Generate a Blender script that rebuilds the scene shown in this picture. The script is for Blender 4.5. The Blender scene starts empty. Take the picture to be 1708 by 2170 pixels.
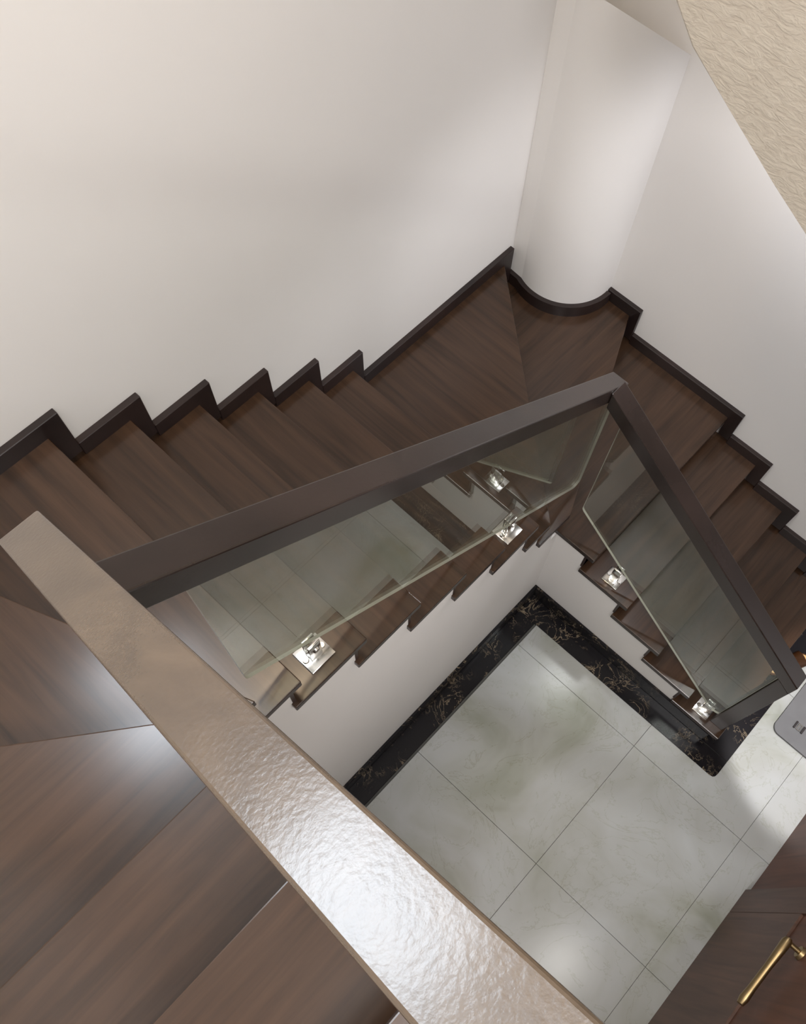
import bpy, bmesh, math, random
from mathutils import Matrix, Vector
random.seed(7)
SC = bpy.context.scene
COL = SC.collection

# ------------------------------------------------------------------ camera
cd = bpy.data.cameras.new('camera'); cam = bpy.data.objects.new('camera', cd); COL.objects.link(cam)
RX = (0.7335662, 0.67804194, 0.0462575)
RY = (0.64438304, -0.67228996, -0.36441281)
RZ = (-0.21598871, 0.29712847, -0.93008792)
CP = (0.57300701, -1.67323966, 4.33449398)
cam.matrix_world = Matrix(((RX[0], -RY[0], -RZ[0], CP[0]), (RX[1], -RY[1], -RZ[1], CP[1]),
                           (RX[2], -RY[2], -RZ[2], CP[2]), (0, 0, 0, 1)))
cd.sensor_fit = 'HORIZONTAL'; cd.sensor_width = 36.0
cd.lens = 1774.683 / 1708 * 36.0
cd.shift_x = (854 - 932.492) / 1708; cd.shift_y = (1222.266 - 1085) / 1708
cd.clip_start = 0.02
SC.camera = cam

# ------------------------------------------------------------------ world, exposure, lights
w = bpy.data.worlds.new('world'); SC.world = w; w.use_nodes = True
w.node_tree.nodes['Background'].inputs[0].default_value = (0.9, 0.95, 1, 1)
w.node_tree.nodes['Background'].inputs[1].default_value = 0.3
SC.view_settings.view_transform = 'Standard'; SC.view_settings.look = 'None'
SC.view_settings.exposure = -0.07; SC.view_settings.gamma = 1.0
SC.view_settings.use_curve_mapping = False

def area(name, loc, aim, sx, sy, power, color, spread=180):
    l = bpy.data.lights.new(name, 'AREA'); l.shape = 'RECTANGLE'; l.size = sx; l.size_y = sy
    l.energy = power; l.color = color; l.spread = math.radians(spread)
    o = bpy.data.objects.new(name, l); COL.objects.link(o); o.location = loc
    o.rotation_euler = (Vector(aim) - Vector(loc)).to_track_quat('-Z', 'Y').to_euler()
    return o
def spot(name, loc, aim, power, color, angle, blend=0.6, size=0.08):
    l = bpy.data.lights.new(name, 'SPOT'); l.energy = power; l.color = color
    l.spot_size = math.radians(angle); l.spot_blend = blend; l.shadow_soft_size = size
    o = bpy.data.objects.new(name, l); COL.objects.link(o); o.location = loc
    o.rotation_euler = (Vector(aim) - Vector(loc)).to_track_quat('-Z', 'Y').to_euler()
    return o
area('stair_window_light', (-1.0, -1.74, 4.20), (1.0, -1.74, 4.1), 0.40, 0.5, 13, (0.78, 0.89, 1.0))
area('stair_window_light_upper', (-1.0, -1.84, 5.15), (1.0, -1.84, 4.4), 0.45, 0.6, 34, (0.78, 0.89, 1.0))
area('stringer_fill_light', (1.74, -1.15, 2.35), (0.0, -0.7, 0.9), 0.35, 0.35, 9, (1.0, 0.97, 0.93))  # unseen fill, added to brighten the stringer walls facing the well
area('ceiling_light_hall', (1.55, -1.9, 5.45), (0.2, -0.4, 2.0), 0.9, 0.9, 105, (1.0, 0.98, 0.97))
area('ceiling_light_warm', (-0.62, -1.15, 5.45), (-1.0, -1.5, 2.6), 0.25, 0.4, 26, (1.0, 0.78, 0.52))
area('lower_hall_window_light', (3.9, 0.55, 1.5), (1.0, 0.5, 0.6), 0.9, 1.6, 26, (0.98, 0.97, 1.0))
spot('downlight_over_lower_flight', (0.33, 0.60, 2.72), (0.33, 0.60, 0.0), 34, (0.98, 0.97, 1.0), 150, 0.5, 0.05)
spot('stair_foot_pool_spot', (1.50, 0.35, 2.12), (1.72, 0.50, 0.0), 150, (1.0, 0.97, 0.97), 36, 0.3, 0.03)  # unseen spot added to make the bright pool on the floor; cone kept narrow

# ------------------------------------------------------------------ materials
def nodes(name):
    m = bpy.data.materials.new(name); m.use_nodes = True
    nt = m.node_tree; return m, nt, nt.nodes['Principled BSDF']
def N(nt, t, **kw):
    n = nt.nodes.new(t)
    for k, v in kw.items(): setattr(n, k, v)
    return n
def ramp(nt, stops):
    r = N(nt, 'ShaderNodeValToRGB'); e = r.color_ramp.elements
    while len(e) < len(stops): e.new(0.5)
    for i, (p, c) in enumerate(stops):
        e[i].position = p; e[i].color = (*c, 1) if len(c) == 3 else c
    return r
def coords(nt, scale=(1, 1, 1), rot=(0, 0, 0)):
    g = N(nt, 'ShaderNodeNewGeometry'); mp = N(nt, 'ShaderNodeMapping')
    mp.inputs['Scale'].default_value = scale; mp.inputs['Rotation'].default_value = rot
    nt.links.new(g.outputs['Position'], mp.inputs['Vector']); return mp
def noise(nt, mp, scale, detail=4, rough=0.5, dist=0.0):
    n = N(nt, 'ShaderNodeTexNoise'); n.inputs['Scale'].default_value = scale
    n.inputs['Detail'].default_value = detail; n.inputs['Roughness'].default_value = rough
    n.inputs['Distortion'].default_value = dist
    nt.links.new(mp.outputs[0], n.inputs['Vector']); return n
def bump(nt, p, src, strength, dist):
    b = N(nt, 'ShaderNodeBump'); b.inputs['Strength'].default_value = strength
    b.inputs['Distance'].default_value = dist
    nt.links.new(src, b.inputs['Height']); nt.links.new(b.outputs[0], p.inputs['Normal'])

def wood(name, dark, light, grain, rough=0.28, coat=0.0, bmp=0.0, bscale=120, spec=0.5):
    m, nt, p = nodes(name)
    a = noise(nt, coords(nt, grain), 3.0, 6, 0.6, 0.6)
    b = noise(nt, coords(nt), 1.7, 2, 0.5)
    r = ramp(nt, [(0.3, dark), (0.72, light)]); nt.links.new(a.outputs[0], r.inputs[0])
    mx = N(nt, 'ShaderNodeMixRGB', blend_type='MULTIPLY'); mx.inputs[0].default_value = 0.5
    r2 = ramp(nt, [(0.35, (0.7, 0.62, 0.55)), (0.65, (1.15, 1.1, 1.1))]); nt.links.new(b.outputs[0], r2.inputs[0])
    nt.links.new(r.outputs[0], mx.inputs[1]); nt.links.new(r2.outputs[0], mx.inputs[2])
    nt.links.new(mx.outputs[0], p.inputs['Base Color'])
    p.inputs['Roughness'].default_value = rough; p.inputs['Coat Weight'].default_value = coat
    p.inputs['Coat Roughness'].default_value = 0.15; p.inputs['Specular IOR Level'].default_value = spec
    c = noise(nt, coords(nt), bscale, 3, 0.5)
    if bmp: bump(nt, p, c.outputs[0], bmp, 0.002)
    return m
M = {}
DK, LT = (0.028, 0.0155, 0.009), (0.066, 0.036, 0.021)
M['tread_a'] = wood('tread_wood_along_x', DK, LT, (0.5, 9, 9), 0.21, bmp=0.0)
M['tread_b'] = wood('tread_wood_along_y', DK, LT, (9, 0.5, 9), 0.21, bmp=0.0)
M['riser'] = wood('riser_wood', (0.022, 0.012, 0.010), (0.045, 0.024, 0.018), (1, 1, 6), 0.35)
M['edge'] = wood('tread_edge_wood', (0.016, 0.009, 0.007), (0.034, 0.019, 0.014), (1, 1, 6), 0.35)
M['rail'] = wood('rail_wood', (0.016, 0.011, 0.0095), (0.034, 0.023, 0.020), (1, 1, 1), 0.26, bmp=0.08, bscale=90)
M['rail_x'] = wood('rail_wood_upper', (0.052, 0.036, 0.023), (0.088, 0.062, 0.039), (0.4, 5, 5), 0.26, coat=0.35, bmp=0.2, bscale=170)
M['skirt'] = wood('skirting_wood', (0.012, 0.008, 0.008), (0.030, 0.018, 0.016), (1, 1, 1), 0.35)
M['door'] = wood('door_wood', (0.060, 0.030, 0.020), (0.12, 0.062, 0.042), (9, 9, 0.45), 0.45, bmp=0.05)
M['door_panel'] = wood('door_panel_wood', (0.070, 0.026, 0.014), (0.13, 0.050, 0.028), (9, 9, 0.45), 0.5)

def plaster(name, c, bmp=0.05, scale=60, rough=0.6, var=0.03):
    m, nt, p = nodes(name)
    n = noise(nt, coords(nt), 1.3, 3)
    r = ramp(nt, [(0.3, tuple(x * (1 - var) for x in c)), (0.7, c)])
    nt.links.new(n.outputs[0], r.inputs[0]); nt.links.new(r.outputs[0], p.inputs['Base Color'])
    p.inputs['Roughness'].default_value = rough
    b = noise(nt, coords(nt), scale, 3); bump(nt, p, b.outputs[0], bmp, 0.003)
    return m
M['white'] = plaster('white_paint', (0.81, 0.79, 0.775), bmp=0.008, scale=25)
M['ceiling'] = plaster('ceiling_paint', (0.82, 0.80, 0.77))
def tan_plaster():
    m, nt, p = nodes('tan_sponge_plaster')
    mp = coords(nt, (1.0, 1.0, 2.6), (0, 0.5, 0))
    a = noise(nt, mp, 22, 5, 0.6, 1.4)
    r = ramp(nt, [(0.35, (0.385, 0.335, 0.275)), (0.65, (0.44, 0.39, 0.325))])
    nt.links.new(a.outputs[0], r.inputs[0]); nt.links.new(r.outputs[0], p.inputs['Base Color'])
    p.inputs['Roughness'].default_value = 0.7
    bump(nt, p, a.outputs[0], 0.4, 0.009)
    return m
M['tan'] = tan_plaster()
def marble_light():
    m, nt, p = nodes('pale_marble')
    mp = coords(nt)
    a = noise(nt, mp, 1.9, 4, 0.5, 0.9)
    r = ramp(nt, [(0.33, (0.30, 0.315, 0.26)), (0.44, (0.39, 0.40, 0.37)), (0.56, (0.44, 0.452, 0.445)), (0.72, (0.48, 0.50, 0.505))])
    nt.links.new(a.outputs[0], r.inputs[0])
    v = noise(nt, mp, 2.3, 6, 0.6, 2.6)
    mth = N(nt, 'ShaderNodeMath', operation='SUBTRACT'); mth.inputs[1].default_value = 0.5
    ab = N(nt, 'ShaderNodeMath', operation='ABSOLUTE')
    nt.links.new(v.outputs[0], mth.inputs[0]); nt.links.new(mth.outputs[0], ab.inputs[0])
    rv = ramp(nt, [(0.0, (0.70, 0.70, 0.56)), (0.012, (1, 1, 1))]); nt.links.new(ab.outputs[0], rv.inputs[0])
    mx = N(nt, 'ShaderNodeMixRGB', blend_type='MULTIPLY'); mx.inputs[0].default_value = 0.45
    nt.links.new(r.outputs[0], mx.inputs[1]); nt.links.new(rv.outputs[0], mx.inputs[2])
    nt.links.new(mx.outputs[0], p.inputs['Base Color'])
    p.inputs['Roughness'].default_value = 0.22
    return m
M['marble'] = marble_light()
def marble_black():
    m, nt, p = nodes('black_marble_gold_veins')
    mp = coords(nt)
    v = noise(nt, mp, 6.5, 8, 0.65, 2.2)
    mth = N(nt, 'ShaderNodeMath', operation='SUBTRACT'); mth.inputs[1].default_value = 0.5
    ab = N(nt, 'ShaderNodeMath', operation='ABSOLUTE')
    nt.links.new(v.outputs[0], mth.inputs[0]); nt.links.new(mth.outputs[0], ab.inputs[0])
    rv = ramp(nt, [(0.0, (1, 1, 1)), (0.016, (0, 0, 0))]); nt.links.new(ab.outputs[0], rv.inputs[0])
    g = noise(nt, mp, 5, 3); rg = ramp(nt, [(0.46, (0, 0, 0)), (0.66, (1, 1, 1))]); nt.links.new(g.outputs[0], rg.inputs[0])
    k = N(nt, 'ShaderNodeMath', operation='MULTIPLY'); nt.links.new(rv.outputs[0], k.inputs[0]); nt.links.new(rg.outputs[0], k.inputs[1])
    mx = N(nt, 'ShaderNodeMixRGB'); nt.links.new(k.outputs[0], mx.inputs[0])
    mx.inputs[1].default_value = (0.008, 0.007, 0.009, 1); mx.inputs[2].default_value = (0.42, 0.33, 0.22, 1)
    nt.links.new(mx.outputs[0], p.inputs['Base Color']); p.inputs['Roughness'].default_value = 0.22; p.inputs['Specular IOR Level'].default_value = 0.3
    return m
M['black'] = marble_black()
def plain(name, c, rough=0.4, metal=0.0):
    m, nt, p = nodes(name)
    n = noise(nt, coords(nt), 14, 3)
    r = ramp(nt, [(0.3, tuple(x * 0.9 for x in c)), (0.7, c)]); nt.links.new(n.outputs[0], r.inputs[0])
    nt.links.new(r.outputs[0], p.inputs['Base Color'])
    p.inputs['Roughness'].default_value = rough; p.inputs['Metallic'].default_value = metal
    return m
M['chrome'] = plain('polished_steel', (0.80, 0.79, 0.76), 0.18, 1.0)
M['brass'] = plain('aged_brass', (0.34, 0.25, 0.13), 0.38, 1.0)
M['mat'] = plain('grey_mat', (0.15, 0.15, 0.155), 0.7)
M['black_p'] = plain('black_plastic', (0.02, 0.015, 0.015), 0.4)
M['tanleather'] = plain('tan_leather', (0.60, 0.38, 0.16), 0.5)
M['brownleather'] = plain('brown_leather', (0.09, 0.035, 0.012), 0.35)
M['grout'] = plain('grey_grout', (0.12, 0.12, 0.11), 0.8)
def glass():
    m = bpy.data.materials.new('clear_glass'); m.use_nodes = True; nt = m.node_tree
    nt.nodes.clear()
    out = N(nt, 'ShaderNodeOutputMaterial'); mix = N(nt, 'ShaderNodeMixShader')
    tr = N(nt, 'ShaderNodeBsdfTransparent'); tr.inputs[0].default_value = (0.95, 0.975, 0.955, 1)
    gl = N(nt, 'ShaderNodeBsdfGlossy'); gl.inputs['Roughness'].default_value = 0.0
    gl.inputs['Color'].default_value = (0.93, 0.97, 0.94, 1)
    g = N(nt, 'ShaderNodeNewGeometry'); d = N(nt, 'ShaderNodeVectorMath', operation='DOT_PRODUCT')
    nt.links.new(g.outputs['Incoming'], d.inputs[0]); nt.links.new(g.outputs['Normal'], d.inputs[1])
    ab = N(nt, 'ShaderNodeMath', operation='ABSOLUTE'); nt.links.new(d.outputs['Value'], ab.inputs[0])
    s = N(nt, 'ShaderNodeMath', operation='SUBTRACT'); s.inputs[0].default_value = 1.0; nt.links.new(ab.outputs[0], s.inputs[1])
    pw = N(nt, 'ShaderNodeMath', operation='POWER'); pw.inputs[1].default_value = 5; nt.links.new(s.outputs[0], pw.inputs[0])
    ma = N(nt, 'ShaderNodeMath', operation='MULTIPLY_ADD'); ma.inputs[1].default_value = 0.955; ma.inputs[2].default_value = 0.045
    nt.links.new(pw.outputs[0], ma.inputs[0])
    nt.links.new(ma.outputs[0], mix.inputs[0]); nt.links.new(tr.outputs[0], mix.inputs[1]); nt.links.new(gl.outputs[0], mix.inputs[2])
    nt.links.new(mix.outputs[0], out.inputs[0])
    return m
M['glass'] = glass()
M['glass_edge'] = plain('glass_edge', (0.34, 0.33, 0.27), 0.25)

# ------------------------------------------------------------------ mesh helpers (world coordinates in, centred object out)
def base_of(parent):
    v = Vector((0, 0, 0))
    while parent is not None: v += parent.location; parent = parent.parent
    return v
def put(name, bm, mat, parent=None, smooth=False):
    bmesh.ops.recalc_face_normals(bm, faces=bm.faces)
    xs = [v.co for v in bm.verts]
    c = Vector([(min(p[i] for p in xs) + max(p[i] for p in xs)) / 2 for i in range(3)])
    for v in bm.verts: v.co -= c
    me = bpy.data.meshes.new(name); bm.to_mesh(me); bm.free()
    me.materials.append(mat)
    if smooth:
        for p in me.polygons: p.use_smooth = True
        me.set_sharp_from_angle(angle=math.radians(35))
    o = bpy.data.objects.new(name, me); COL.objects.link(o); o.parent = parent
    o.location = c - base_of(parent)
    return o
def prism(pts, axis, a, b, bevel=0.0, seg=2, bm=None):
    """polygon pts in the plane across `axis`, extruded from a to b along it"""
    bm = bm or bmesh.new()
    def v3(p, t):
        if axis == 'x': return (t, p[0], p[1])
        if axis == 'y': return (p[0], t, p[1])
        return (p[0], p[1], t)
    lo = [bm.verts.new(v3(p, a)) for p in pts]; hi = [bm.verts.new(v3(p, b)) for p in pts]
    n = len(pts); fs = [bm.faces.new(lo), bm.faces.new(hi[::-1])]
    for i in range(n): fs.append(bm.faces.new((lo[i], hi[i], hi[(i + 1) % n], lo[(i + 1) % n])))
    if bevel:
        es = list({e for f in fs for e in f.edges})
        bmesh.ops.bevel(bm, geom=es, offset=bevel, segments=seg, profile=0.5, affect='EDGES')
    return bm
def box(x0, x1, y0, y1, z0, z1, bevel=0.0, seg=2, bm=None):
    return prism([(x0, y0), (x1, y0), (x1, y1), (x0, y1)], 'z', z0, z1, bevel, seg, bm)
def cyl(p0, p1, r0, r1=None, n=20, bm=None):
    bm = bm or bmesh.new(); r1 = r0 if r1 is None else r1
    p0 = Vector(p0); p1 = Vector(p1); d = (p1 - p0).normalized()
    u = d.orthogonal().normalized(); v = d.cross(u)
    A = [bm.verts.new(p0 + (u * math.cos(t) + v * math.sin(t)) * r0) for t in [2 * math.pi * i / n for i in range(n)]]
    B = [bm.verts.new(p1 + (u * math.cos(t) + v * math.sin(t)) * r1) for t in [2 * math.pi * i / n for i in range(n)]]
    for i in range(n): bm.faces.new((A[i], A[(i + 1) % n], B[(i + 1) % n], B[i]))
    bm.faces.new(A); bm.faces.new(B[::-1]); return bm
def empty(name, loc, parent=None):
    o = bpy.data.objects.new(name, None); COL.objects.link(o); o.location = Vector(loc) - base_of(parent)
    o.parent = parent; o.empty_display_size = 0.1; return o
def tag(o, label, cat, group=None):
    o['label'] = label; o['category'] = cat
    if group: o['group'] = group
    return o
def struct(o, label, cat):
    o['kind'] = 'structure'; o['label'] = label; o['category'] = cat; return o
def copy_tree(o, parent=None):
    c = o.copy(); COL.objects.link(c); c.parent = parent
    for ch in [x for x in COL.objects if x.parent == o]: copy_tree(ch, c)
    return c

# ------------------------------------------------------------------ measured dimensions (metres)
R = 0.17                       # riser
T1, T2 = 0.233, 0.25           # goings of the two lower flights
W1, W2 = 1.037, 1.0635         # flight widths, inner wall to outer wall
Y0, X0 = -0.291, 0.218         # nosing of level 8 (flight 1) and of level 5 (flight 2)
O = 0.018                      # tread overhang into the well
TH = 0.034                     # tread board thickness
NO = 0.040                     # nosing overhang past the riser
YU = -1.66                     # inner wall face below the third flight
YB = -2.74                     # outer wall of the third flight
HS, EE, ST = 0.065, 0.061, 0.024   # skirting height, return width, thickness
TOP = 5.6

# ------------------------------------------------------------------ setting: walls, ceiling, floor
struct(put('wall_left', box(-W1 - 0.12, -W1, YB - 0.12, W2 + 0.12, 0, TOP), M['white']), 'tall plain off-white wall rising beside the first flight', 'wall')
struct(put('wall_far', box(-W1, 4.1, W2, W2 + 0.12, 0, TOP), M['white']), 'grey-white wall beside the lower flight, right of the round column', 'wall')
struct(put('wall_near', box(-W1, 4.1, YB - 0.12, YB, 0, TOP), M['white']), 'white wall behind the viewer', 'wall')
struct(put('wall_right', box(4.1, 4.2, YB - .12, W2 + .12, 0, TOP), M['white']), 'white end wall of the halls', 'wall')
struct(put('ceiling', box(-W1 - .12, 4.2, YB - .12, W2 + .12, TOP, TOP + 0.1), M['ceiling']), 'white ceiling over the stairwell', 'ceiling')
# partition that carries the wooden door
struct(put('wall_partition', box(1.80, 1.92, YB, 0.22, 0, 3.03), M['door_panel']), 'reddish wood-clad partition at the right of the pale floor', 'wall')
struct(put('floor_upper', box(1.80, 4.1, YB, W2, 3.03, 3.23), M['tread_a']), 'upper hall floor slab', 'floor')

# floor: slab with marble tiles set on it
fl = struct(put('floor', box(-W1, 4.1, YB, W2, -0.12, -0.012), M['grout']), 'pale grey-green veined marble tile floor at the foot of the stairs', 'floor')
xs = [-0.66, 0.14, 0.94, 1.625, 2.425, 3.225, 4.1]
ys = [-2.74, -2.676, -1.876, -1.076, -0.284, 0.516, W2]
g = 0.0008
for i in range(len(xs) - 1):
    for j in range(len(ys) - 1):
        if xs[i + 1] < 0.2: continue
        put('floor_tile', box(xs[i] + g, xs[i + 1] - g, ys[j] + g, ys[j + 1] - g, -0.012, -random.random() * 0.0006, 0.0008, 1), M['marble'], fl)

# inner white stringer walls of the well (tops follow the steps)
def zig1():
    pts = [(0.0, 0.0), (0.0, 5 * R - TH)]
    nos = [(-0.04, 5), (-0.13, 6), (Y0 + NO * 0 , 7)]
    pts += [(-0.06, 5 * R - TH), (-0.06, 6 * R - TH), (-0.17 - NO, 6 * R - TH), (-0.17 - NO, 7 * R - TH)]
    for j in range(6):
        y = Y0 - j * T1 - NO
        pts += [(y, (7 + j) * R - TH), (y, (8 + j) * R - TH)]
    pts += [(YU, 13 * R - TH), (YU, 0.0)]
    return pts
struct(put('wall_inner_left', prism(zig1(), 'x', -0.10, 0.0), M['white']), 'white stringer wall under the first flight, facing the well', 'wall')
def zig2():
    pts = [(0.0, 0.0), (0.0, 5 * R - TH)]
    for k in range(5):
        x = X0 + k * T2 - NO
        pts += [(x, (5 - k) * R - TH), (x, (4 - k) * R - TH if k < 4 else 0.0)]
    return pts
struct(put('wall_inner_far', prism(zig2(), 'y', 0.0, 0.10), M['white']), 'white stringer wall under the lower flight, tapering to the floor', 'wall')
struct(put('wall_inner_near', prism([(0.0, 0), (0.0, 14.6 * R), (0.12, 15 * R), (0.9, 3.03), (1.8, 3.03), (1.8, 0)], 'y', YU - 0.1, YU), M['white']), 'white wall under the third flight', 'wall')

# round column in the corner
def column():
    bm = bmesh.new(); cx, cy, r = -0.86, 1.02, 0.25
    pts = [(-W1 - 0.01, 0.797), (-0.955, 0.790)]
    a0 = math.atan2(0.790 - cy, -0.955 - cx); a1 = math.atan2(0.03, 0.25)
    for i in range(31):
        a = a0 + (a1 + (0 if a1 > a0 else 2 * math.pi) - a0) * i / 30
        pts.append((cx + r * math.cos(a), cy + r * math.sin(a)))
    pts += [(-0.611, W2 + 0.01), (-W1 - 0.01, W2 + 0.01)]
    bm = prism(pts, 'z', 0.6, 2.28, 0.0)
    for v in bm.verts:                      # the top is cut on a slope
        if v.co.z > 2: v.co.z = 2.282 + 0.75 * (W2 - v.co.y)
    return bm
struct(put('trim_1', column(), M['white'], smooth=True), 'rounded white column in the corner of the stairwell', 'column')

# plastered bulkhead of the flight above
BK = [(-0.30, 4.7), (-0.295, 3.6), (-0.27, 3.30), (-0.227, 3.162), (-0.156, 3.095), (-0.014, 3.018), (0.145, 2.93), (0.263, 2.870),
      (0.7, 2.62), (1.2, 2.33), (1.80, 2.05), (1.80, 4.7)]
struct(put('wall_upper', prism(BK, 'y', 0.0, W2, 0.006, 2), M['tan']), 'tan sponge-textured plaster bulkhead with a curved lower edge, upper right', 'wall')

# black marble skirting and floor border at the foot of the well walls
b1 = struct(put('baseboard_left', box(0.0, 0.015, YU, -0.0, 0, 0.123, 0.002, 1), M['black']), 'black marble skirting under the first flight', 'baseboard')
b2 = struct(put('baseboard_far', box(0.015, X0 + 4 * T2 - NO, -0.015, 0.0, 0, 0.123, 0.002, 1), M['black']), 'black gold-veined marble skirting under the lower flight', 'baseboard')
bt = struct(empty('trim_2', (0.6, -0.07, 0)), 'flat black marble border strip laid on the floor round the stair', 'trim')
put('border_strip', box(0.015, 0.128, YU, -0.132, -0.01, 0.004, 0.0015, 1), M['black'], bt)
put('border_strip', prism([(0.015, -0.0155), (0.015, -0.1325), (1.318, -0.1325), (1.336, -0.128), (1.345, -0.118), (1.348, -0.10), (1.348, -0.0155)], 'z', -0.01, 0.004, 0.0015, 1), M['black'], bt)
put('border_strip', box(X0 + 4 * T2 - NO, 1.348, -0.0145, W2, -0.01, 0.004, 0.0015, 1), M['black'], bt)

# ------------------------------------------------------------------ staircase
stair = tag(empty('staircase', (0.0, 0.4, 0.0)), 'dark brown wooden staircase winding down round the open well', 'staircase')
def tread(poly, z, mat):
    o = put('tread', prism(poly, 'z', z - TH, z, 0.003, 2), mat, stair)
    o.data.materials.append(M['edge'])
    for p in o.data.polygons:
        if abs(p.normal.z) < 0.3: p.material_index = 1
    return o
B = 0.045
# lower flight: levels 1..4
for k in range(1, 5):
    n = 5 - k
    xa = X0 + (k - 1) * T2 - B; xb = X0 + k * T2
    tread([(xa, -O), (xb, -O), (xb, W2), (xa, W2)], n * R, M['tread_b'])
for k in range(0, 5):
    x = X0 + k * T2 - NO; n = 5 - k
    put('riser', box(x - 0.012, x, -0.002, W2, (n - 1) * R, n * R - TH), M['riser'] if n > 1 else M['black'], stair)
# corner winders 5, 6, 7
n6a, n6b = (-0.47, W2), (0.022, 0.0)
n7a, n7b = (-W1, 0.73), (O, -0.175)
def off(a, b, d):   # shift the line a-b sideways
    v = Vector((b[0] - a[0], b[1] - a[1])).normalized(); nn = Vector((-v.y, v.x)) * d
    return (a[0] + nn.x, a[1] + nn.y), (b[0] + nn.x, b[1] + nn.y)
a6, b6 = off(n6a, n6b, -NO); a7, b7 = off(n7a, n7b, -NO)
tread([(X0, -O), (X0, W2), (a6[0], W2), (-0.03, -O)], 5 * R, M['tread_b'])
tread([n6b, n6a, (-W1, W2), (-W1, a7[1]), (-0.03, b7[1]), (O, b7[1] - 0.0), (O, -0.02)], 6 * R, M['tread_b'])
tread([n7b, n7a, (-W1, Y0 - B), (O, Y0 - B)], 7 * R, M['tread_a'])
def riser_line(p, q, z0, z1):
    v = Vector((q[0] - p[0], q[1] - p[1])).normalized(); nn = Vector((-v.y, v.x)) * 0.012
    return put('riser', prism([p, q, (q[0] + nn.x, q[1] + nn.y), (p[0] + nn.x, p[1] + nn.y)], 'z', z0, z1), M['riser'], stair)
riser_line(a6, (b6[0], b6[1]), 5 * R, 6 * R - TH)
riser_line(a7, (b7[0] - 0.02, b7[1]), 6 * R, 7 * R - TH)
# first flight: levels 8..12
for j in range(0, 6):
    y = Y0 - j * T1
    if j < 5: tread([(-W1, y - T1 - B), (O, y - T1 - B), (O, y), (-W1, y)], (8 + j) * R, M['tread_a'])
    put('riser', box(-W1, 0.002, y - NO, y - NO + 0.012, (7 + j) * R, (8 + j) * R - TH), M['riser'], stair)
# upper winders 13, 14, 15 and third flight 16..19
Y13 = Y0 - 5 * T1
n14a, n14b = (O, -1.58), (-W1, -1.983)
n15a, n15b = (0.03, -1.662), (-0.82, YB)
a14, b14 = off(n14a, n14b, B); a15, b15 = off(n15a, n15b, B)
tread([(O, Y13), (-W1, Y13), (-W1, n14b[1] - 0.06), (O, n14a[1] - 0.05)], 13 * R, M['tread_a'])
tread([n14a, n14b, (-W1, YB), (-0.88, YB), (-0.0, n15a[1] - 0.06), (O, n15a[1])], 14 * R, M['tread_a'])
YI = YU + O
tread([n15a, n15b, (0.166 + B, YB), (0.166 + B, YI), (0.06, YI)], 15 * R, M['tread_b'])
for k in range(4):
    x = 0.166 + k * T2; x1 = x + T2 + B if k < 3 else 1.80
    tread([(x, YI), (x, YB), (x1, YB), (x1, YI)], (16 + k) * R, M['tread_b'])
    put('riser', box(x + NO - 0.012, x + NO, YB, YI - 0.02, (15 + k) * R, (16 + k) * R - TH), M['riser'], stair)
a14, b14 = off(n14a, n14b, NO); a15, b15 = off(n15a, n15b, NO)
riser_line(a14, b14, 13 * R, 14 * R - TH); riser_line(a15, b15, 14 * R, 15 * R - TH)

# zigzag wooden skirtings on the outer walls
sk1 = struct(empty('baseboard_stair_left', (-W1, -0.5, 1.5)), 'dark wooden skirting stepping down the left wall', 'baseboard')
def skirt_y(y0, y1, n, ret=True):
    z = n * R
    pts = [(y0, z), (y1 - EE, z)]
    if ret: pts += [(y1 - EE, z - R + HS * 0.4), (y1, z - R + HS * 0.4)]
    else: pts += [(y1, z)]
    pts += [(y1, z + HS), (y0, z + HS)]
    put('skirting_board', prism(pts, 'x', -W1, -W1 + ST, 0.002, 1), M['skirt'], sk1)
skirt_y(Y0 + EE + 0.0005, 0.770, 7)
for j in range(5):
    skirt_y(Y0 - (j + 1) * T1 + EE + 0.0005, Y0 - j * T1 + EE, 8 + j)
skirt_y(-1.97, Y13 + EE, 13)
skirt_y(YB + 0.03, -1.975, 14)
sk2 = struct(empty('baseboard_stair_far', (0.2, W2, 0.9)), 'dark wooden skirting stepping down beside the lower flight', 'baseboard')
def skirt_x(x0, x1, n, ret=True):
    z = n * R; zb = max(z - R + HS * 0.4, 0.005)
    pts = [(x0, z), (x1 - EE, z), (x1 - EE, zb), (x1, zb), (x1, z + HS), (x0, z + HS)]
    put('skirting_board', prism(pts, 'y', W2 - ST, W2, 0.002, 1), M['skirt'], sk2)
skirt_x(-0.612, -0.410, 6); skirt_x(-0.4095, X0 + EE, 5)
for k in range(1, 5): skirt_x(X0 + (k - 1) * T2 + EE + 0.0005, X0 + k * T2 + EE, 5 - k)
def col_skirt():
    cx, cy, r = -0.86, 1.02, 0.25; a0, a1 = math.radians(-114), math.radians(2)
    inn = [(cx + r * math.cos(a0 + (a1 - a0) * i / 24), cy + r * math.sin(a0 + (a1 - a0) * i / 24)) for i in range(25)]
    out = [(cx + (r + ST) * math.cos(a0 + (a1 - a0) * i / 24), cy + (r + ST) * math.sin(a0 + (a1 - a0) * i / 24)) for i in range(25)]
    inn = [(-W1, 0.80)] + inn; out = [(-W1, 0.772)] + out
    return prism(inn + out[::-1], 'z', 6 * R, 6 * R + HS, 0.0)
put('curved_skirting', col_skirt(), M['skirt'], sk2, smooth=True)

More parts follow.
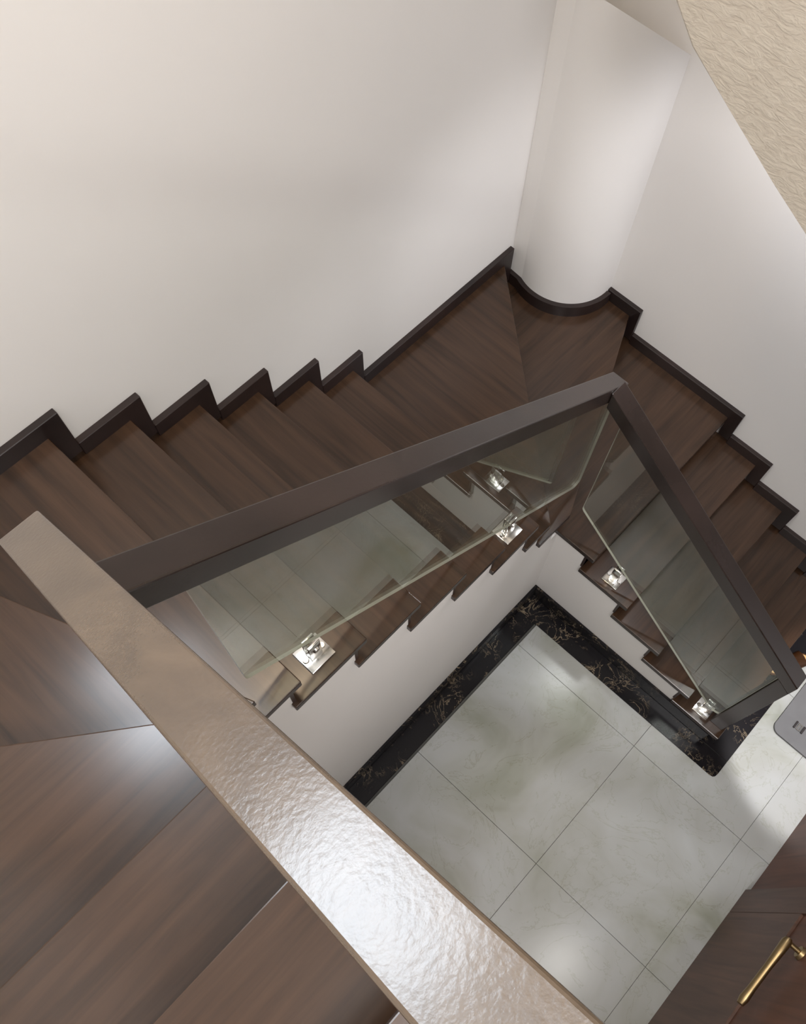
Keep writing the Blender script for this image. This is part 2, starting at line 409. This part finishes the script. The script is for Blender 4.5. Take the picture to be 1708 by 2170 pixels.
# ------------------------------------------------------------------ glass balustrades
def roundpoly(pts, radii, n=6):
    out = []
    m = len(pts)
    for i in range(m):
        p = Vector(pts[i]); r = radii[i]
        if r == 0: out.append(tuple(p)); continue
        a = (Vector(pts[i - 1]) - p).normalized(); b = (Vector(pts[(i + 1) % m]) - p).normalized()
        ang = a.angle(b); t = r / math.tan(ang / 2)
        c = p + (a + b).normalized() * (r / math.sin(ang / 2))
        s = p + a * t; e = p + b * t
        v0 = s - c; v1 = e - c
        for k in range(n + 1):
            q = v0.lerp(v1, k / n).normalized() * r; out.append(tuple(c + q))
    return out
def pane(pts, radii, axis, c, parent, th=0.010):
    pp = roundpoly(pts, radii)
    g = put('glass_panel', prism(pp, axis, c - th / 2, c + th / 2), M['glass'], parent)
    g.data.materials.append(M['glass_edge'])
    for p in g.data.polygons:
        if len(p.vertices) == 4 and len(pp) != 4: p.material_index = 1
    return g
def clamp(x, y, z, along, parent, h=0.11):
    """chrome spigot: square base plate, two bolts, fork that grips the pane; along = axis of the pane"""
    c = empty('glass_clamp', (x, y, z), parent)
    def bx(name, dx0, dx1, dy0, dy1, z0, z1, bev=0.002):
        if along == 'x': dx0, dx1, dy0, dy1 = dy0, dy1, dx0, dx1
        return put(name, box(x + dx0, x + dx1, y + dy0, y + dy1, z + z0, z + z1, bev, 2), M['chrome'], c, smooth=True)
    bx('base_plate', -0.042, 0.042, -0.045, 0.045, 0.0, 0.009)
    bm = bmesh.new()
    for s in (-1, 1):
        d = (0.0, s * 0.031) if along == 'y' else (s * 0.031, 0.0)
        put('bolt', cyl((x + d[0], y + d[1], z + 0.009), (x + d[0], y + d[1], z + 0.016), 0.010, 0.008), M['chrome'], c, smooth=True)
    bx('fork_cheek', 0.0075, 0.0165, -0.021, 0.021, 0.007, h, 0.003)
    bx('fork_cheek', -0.0165, -0.0075, -0.021, 0.021, 0.007, h, 0.003)
    bx('fork_base', -0.0075, 0.0075, -0.021, 0.021, 0.008, 0.030, 0.001)
    d = (0.027, 0) if along == 'y' else (0, 0.027)
    put('clamp_screw', cyl((x + d[0] * 0.62, y + d[1] * 0.62, z + h * 0.68), (x + d[0] * 0.85, y + d[1] * 0.85, z + h * 0.68), 0.011, 0.009), M['chrome'], c, smooth=True)
    return c

# first flight (rail runs along y)
gb1 = tag(empty('glass_balustrade', (-0.05, -0.6, 1.36)), 'glass balustrade of the first flight with long dark handrail crossing mid-picture', 'balustrade')
S1 = -0.74
def r1(y): return 3.047 + S1 * (y + 1.518)
RT = 0.088
put('handrail', prism([(-1.655, r1(-1.655)), (0.16, r1(0.16)), (0.16, r1(0.16) - RT), (-1.655, r1(-1.655) - RT)], 'x', -0.103, -0.030, 0.004, 2), M['rail'], gb1)
GX = -0.048
def g1(y): return 2.352 - 0.78 * (y + 1.556)
pane([(-1.556, g1(-1.556)), (0.125, g1(0.125)), (0.125, r1(0.125) - 0.06), (-1.556, r1(-1.556) - 0.06)], [0.03, 0.03, 0, 0], 'x', GX, gb1)
clamp(GX - 0.010, -1.358, 12 * R, 'y', gb1, 0.12); clamp(GX - 0.010, -0.40, 8 * R, 'y', gb1, 0.12)

# lower flight (rail runs along x, newel post at the foot)
gb2 = tag(empty('glass_balustrade', (0.6, 0.06, 0.5)), 'glass balustrade of the lower flight with dark rail ending in a newel post', 'balustrade')
S2 = -0.682
def r2(x): return 1.856 + S2 * (x - 0.006)
put('handrail', prism([(-0.0295, r2(-0.03)), (1.205, r2(1.205)), (1.205, r2(1.205) - 0.09), (-0.0295, r2(-0.03) - 0.09)], 'y', 0.030, 0.105, 0.004, 2), M['rail'], gb2)
put('newel_post', prism([(1.130, R), (1.2045, R), (1.2045, r2(1.2045) - 0.088), (1.130, r2(1.130) - 0.088)], 'y', 0.031, 0.104, 0.003, 2), M['rail'], gb2)
GY = 0.045
def g2(x): return 1.055 - 0.76 * (x - 0.045)
pane([(0.045, g2(0.045)), (1.085, g2(1.085)), (1.127, 0.28), (1.127, r2(1.127) - 0.07), (0.045, r2(0.045) - 0.07)], [0.03, 0.02, 0.02, 0, 0], 'y', GY, gb2)
clamp(0.325, GY + 0.012, 4 * R, 'x', gb2, 0.12); clamp(1.070, GY + 0.012, R, 'x', gb2, 0.12)

# third flight, under the viewer (rail runs along x, rising)
gb3 = tag(empty('glass_balustrade', (0.4, -1.68, 2.72)), 'wide glossy brown handrail of the third flight in the near foreground, over its glass', 'balustrade')
S3 = 0.755
def r3(x): return 3.362 + S3 * x
put('handrail', prism([(-0.165, r3(-0.165)), (1.05, r3(1.05)), (1.05, r3(1.05) - 0.085), (-0.165, r3(-0.165) - 0.085)], 'y', -1.7125, -1.6435, 0.004, 3), M['rail_x'], gb3)
def g3(x): return 2.70 + 0.70 * (x + 0.02)
pane([(0.0, g3(0.0)), (0.95, g3(0.95)), (0.95, r3(0.95) - 0.06), (0.0, r3(0.0) - 0.06)], [0.03, 0.03, 0, 0], 'y', -1.678, gb3)
clamp(0.30, -1.690, 16 * R, 'x', gb3, 0.2); clamp(0.78, -1.690, 18 * R, 'x', gb3, 0.2)

# ------------------------------------------------------------------ wooden door in the partition
dr = struct(empty('door_1', (1.78, -1.2, 0)), 'brown wooden door with a brass lever at the lower right edge', 'door')
X = 1.78
put('stile', box(X, X + 0.02, -0.60, -0.46, 0.0, 2.1, 0.002, 1), M['door'], dr)
put('stile', box(X, X + 0.02, -1.50, -1.38, 0.0, 2.1, 0.002, 1), M['door'], dr)
put('bottom_rail', box(X, X + 0.02, -1.379, -0.601, 0.0, 0.79, 0.002, 1), M['door'], dr)
put('top_rail', box(X, X + 0.02, -1.379, -0.601, 1.98, 2.1, 0.002, 1), M['door'], dr)
put('door_panel', box(X + 0.010, X + 0.02, -1.379, -0.601, 0.79, 1.98), M['door_panel'], dr)
hd = empty('door_handle', (X, -0.78, 0.97), dr)
put('rosette', cyl((X + 0.010, -0.78, 0.99), (X - 0.004, -0.78, 0.99), 0.028, 0.024, 28), M['brass'], hd, smooth=True)
put('spindle', cyl((X, -0.78, 0.99), (X - 0.05, -0.78, 0.99), 0.010, 0.010), M['brass'], hd, smooth=True)
def lever():
    bm = bmesh.new(); prof = [(-0.768, 0.013), (-0.782, 0.019), (-0.84, 0.017), (-0.90, 0.0145), (-1.00, 0.015), (-1.045, 0.018), (-1.068, 0.013)]
    n = 16; rings = []
    for y, r in prof:
        zc = 0.990 - 0.03 * ((-0.78 - y) / 0.29)
        rings.append([bm.verts.new((X - 0.055 + r * math.cos(2 * math.pi * i / n), y, zc + 1.25 * r * math.sin(2 * math.pi * i / n))) for i in range(n)])
    for a, b in zip(rings, rings[1:]):
        for i in range(n): bm.faces.new((a[i], a[(i + 1) % n], b[(i + 1) % n], b[i]))
    bm.faces.new(rings[0]); bm.faces.new(rings[-1][::-1]); return bm
put('lever', lever(), M['brass'], hd, smooth=True)

# ------------------------------------------------------------------ small things on the right
mt = tag(empty('floor_mat', (1.8, 0.6, 0)), 'grey mottled mat with a rounded corner on the pale floor at the right edge', 'mat')
put('mat_body', prism(roundpoly([(1.415, 0.286), (2.0, 0.286), (2.0, 0.86), (1.415, 0.86)], [0.045] * 4, 8), 'z', 0.0045, 0.016, 0.002, 1), M['mat'], mt)
bdg = empty('buckle', (1.52, 0.385, 0.018), mt)
def ob(name, cx, cy, sx, sy, z0, z1, m):
    return put(name, box(cx - sx / 2, cx + sx / 2, cy - sy / 2, cy + sy / 2, z0, z1, 0.001, 1), m, bdg)
ob('dark_bar', 1.499, 0.392, 0.010, 0.044, 0.0165, 0.024, M['black_p']); ob('dark_bar', 1.545, 0.392, 0.012, 0.044, 0.0165, 0.024, M['black_p'])
ob('silver_frame', 1.513, 0.392, 0.007, 0.040, 0.0165, 0.022, M['chrome']); ob('silver_frame', 1.531, 0.392, 0.007, 0.040, 0.0165, 0.022, M['chrome'])
ob('silver_frame', 1.522, 0.375, 0.011, 0.007, 0.0165, 0.022, M['chrome']); ob('silver_frame', 1.522, 0.409, 0.011, 0.007, 0.0165, 0.022, M['chrome'])

sl = tag(empty('slipper', (1.28, 0.63, 0.005)), 'tan and dark brown leather slipper at the right edge below the last step', 'slipper')
def oval(cx, cy, a, b, rot, n=28):
    out = []
    for i in range(n):
        t = 2 * math.pi * i / n; k = 1 + 0.12 * math.cos(t)
        x, y = a * math.cos(t), b * k * math.sin(t)
        out.append((cx + x * math.cos(rot) - y * math.sin(rot), cy + x * math.sin(rot) + y * math.cos(rot)))
    return out
put('sole', prism(oval(1.285, 0.64, 0.125, 0.042, 1.15), 'z', 0.0045, 0.024, 0.003, 1), M['brownleather'], sl, smooth=True)
put('insole', prism(oval(1.285, 0.64, 0.114, 0.034, 1.15), 'z', 0.0242, 0.030, 0.002, 1), M['tanleather'], sl, smooth=True)
def strap():
    bm = bmesh.new(); rows = []
    for s in (0.005, 0.03, 0.06, 0.085):
        cx = 1.285 + s * math.cos(1.15); cy = 0.64 + s * math.sin(1.15); row = []
        for i in range(11):
            t = math.pi * i / 10; wv = 0.046 * math.cos(t); h = 0.024 + (0.045 - s * 0.15) * math.sin(t)
            row.append(bm.verts.new((cx - wv * math.sin(1.15), cy + wv * math.cos(1.15), h)))
        rows.append(row)
    for a, b in zip(rows, rows[1:]):
        for i in range(10): bm.faces.new((a[i], a[i + 1], b[i + 1], b[i]))
    r = bmesh.ops.solidify(bm, geom=bm.faces[:], thickness=0.004); return bm
put('strap', strap(), M['brownleather'], sl, smooth=True)
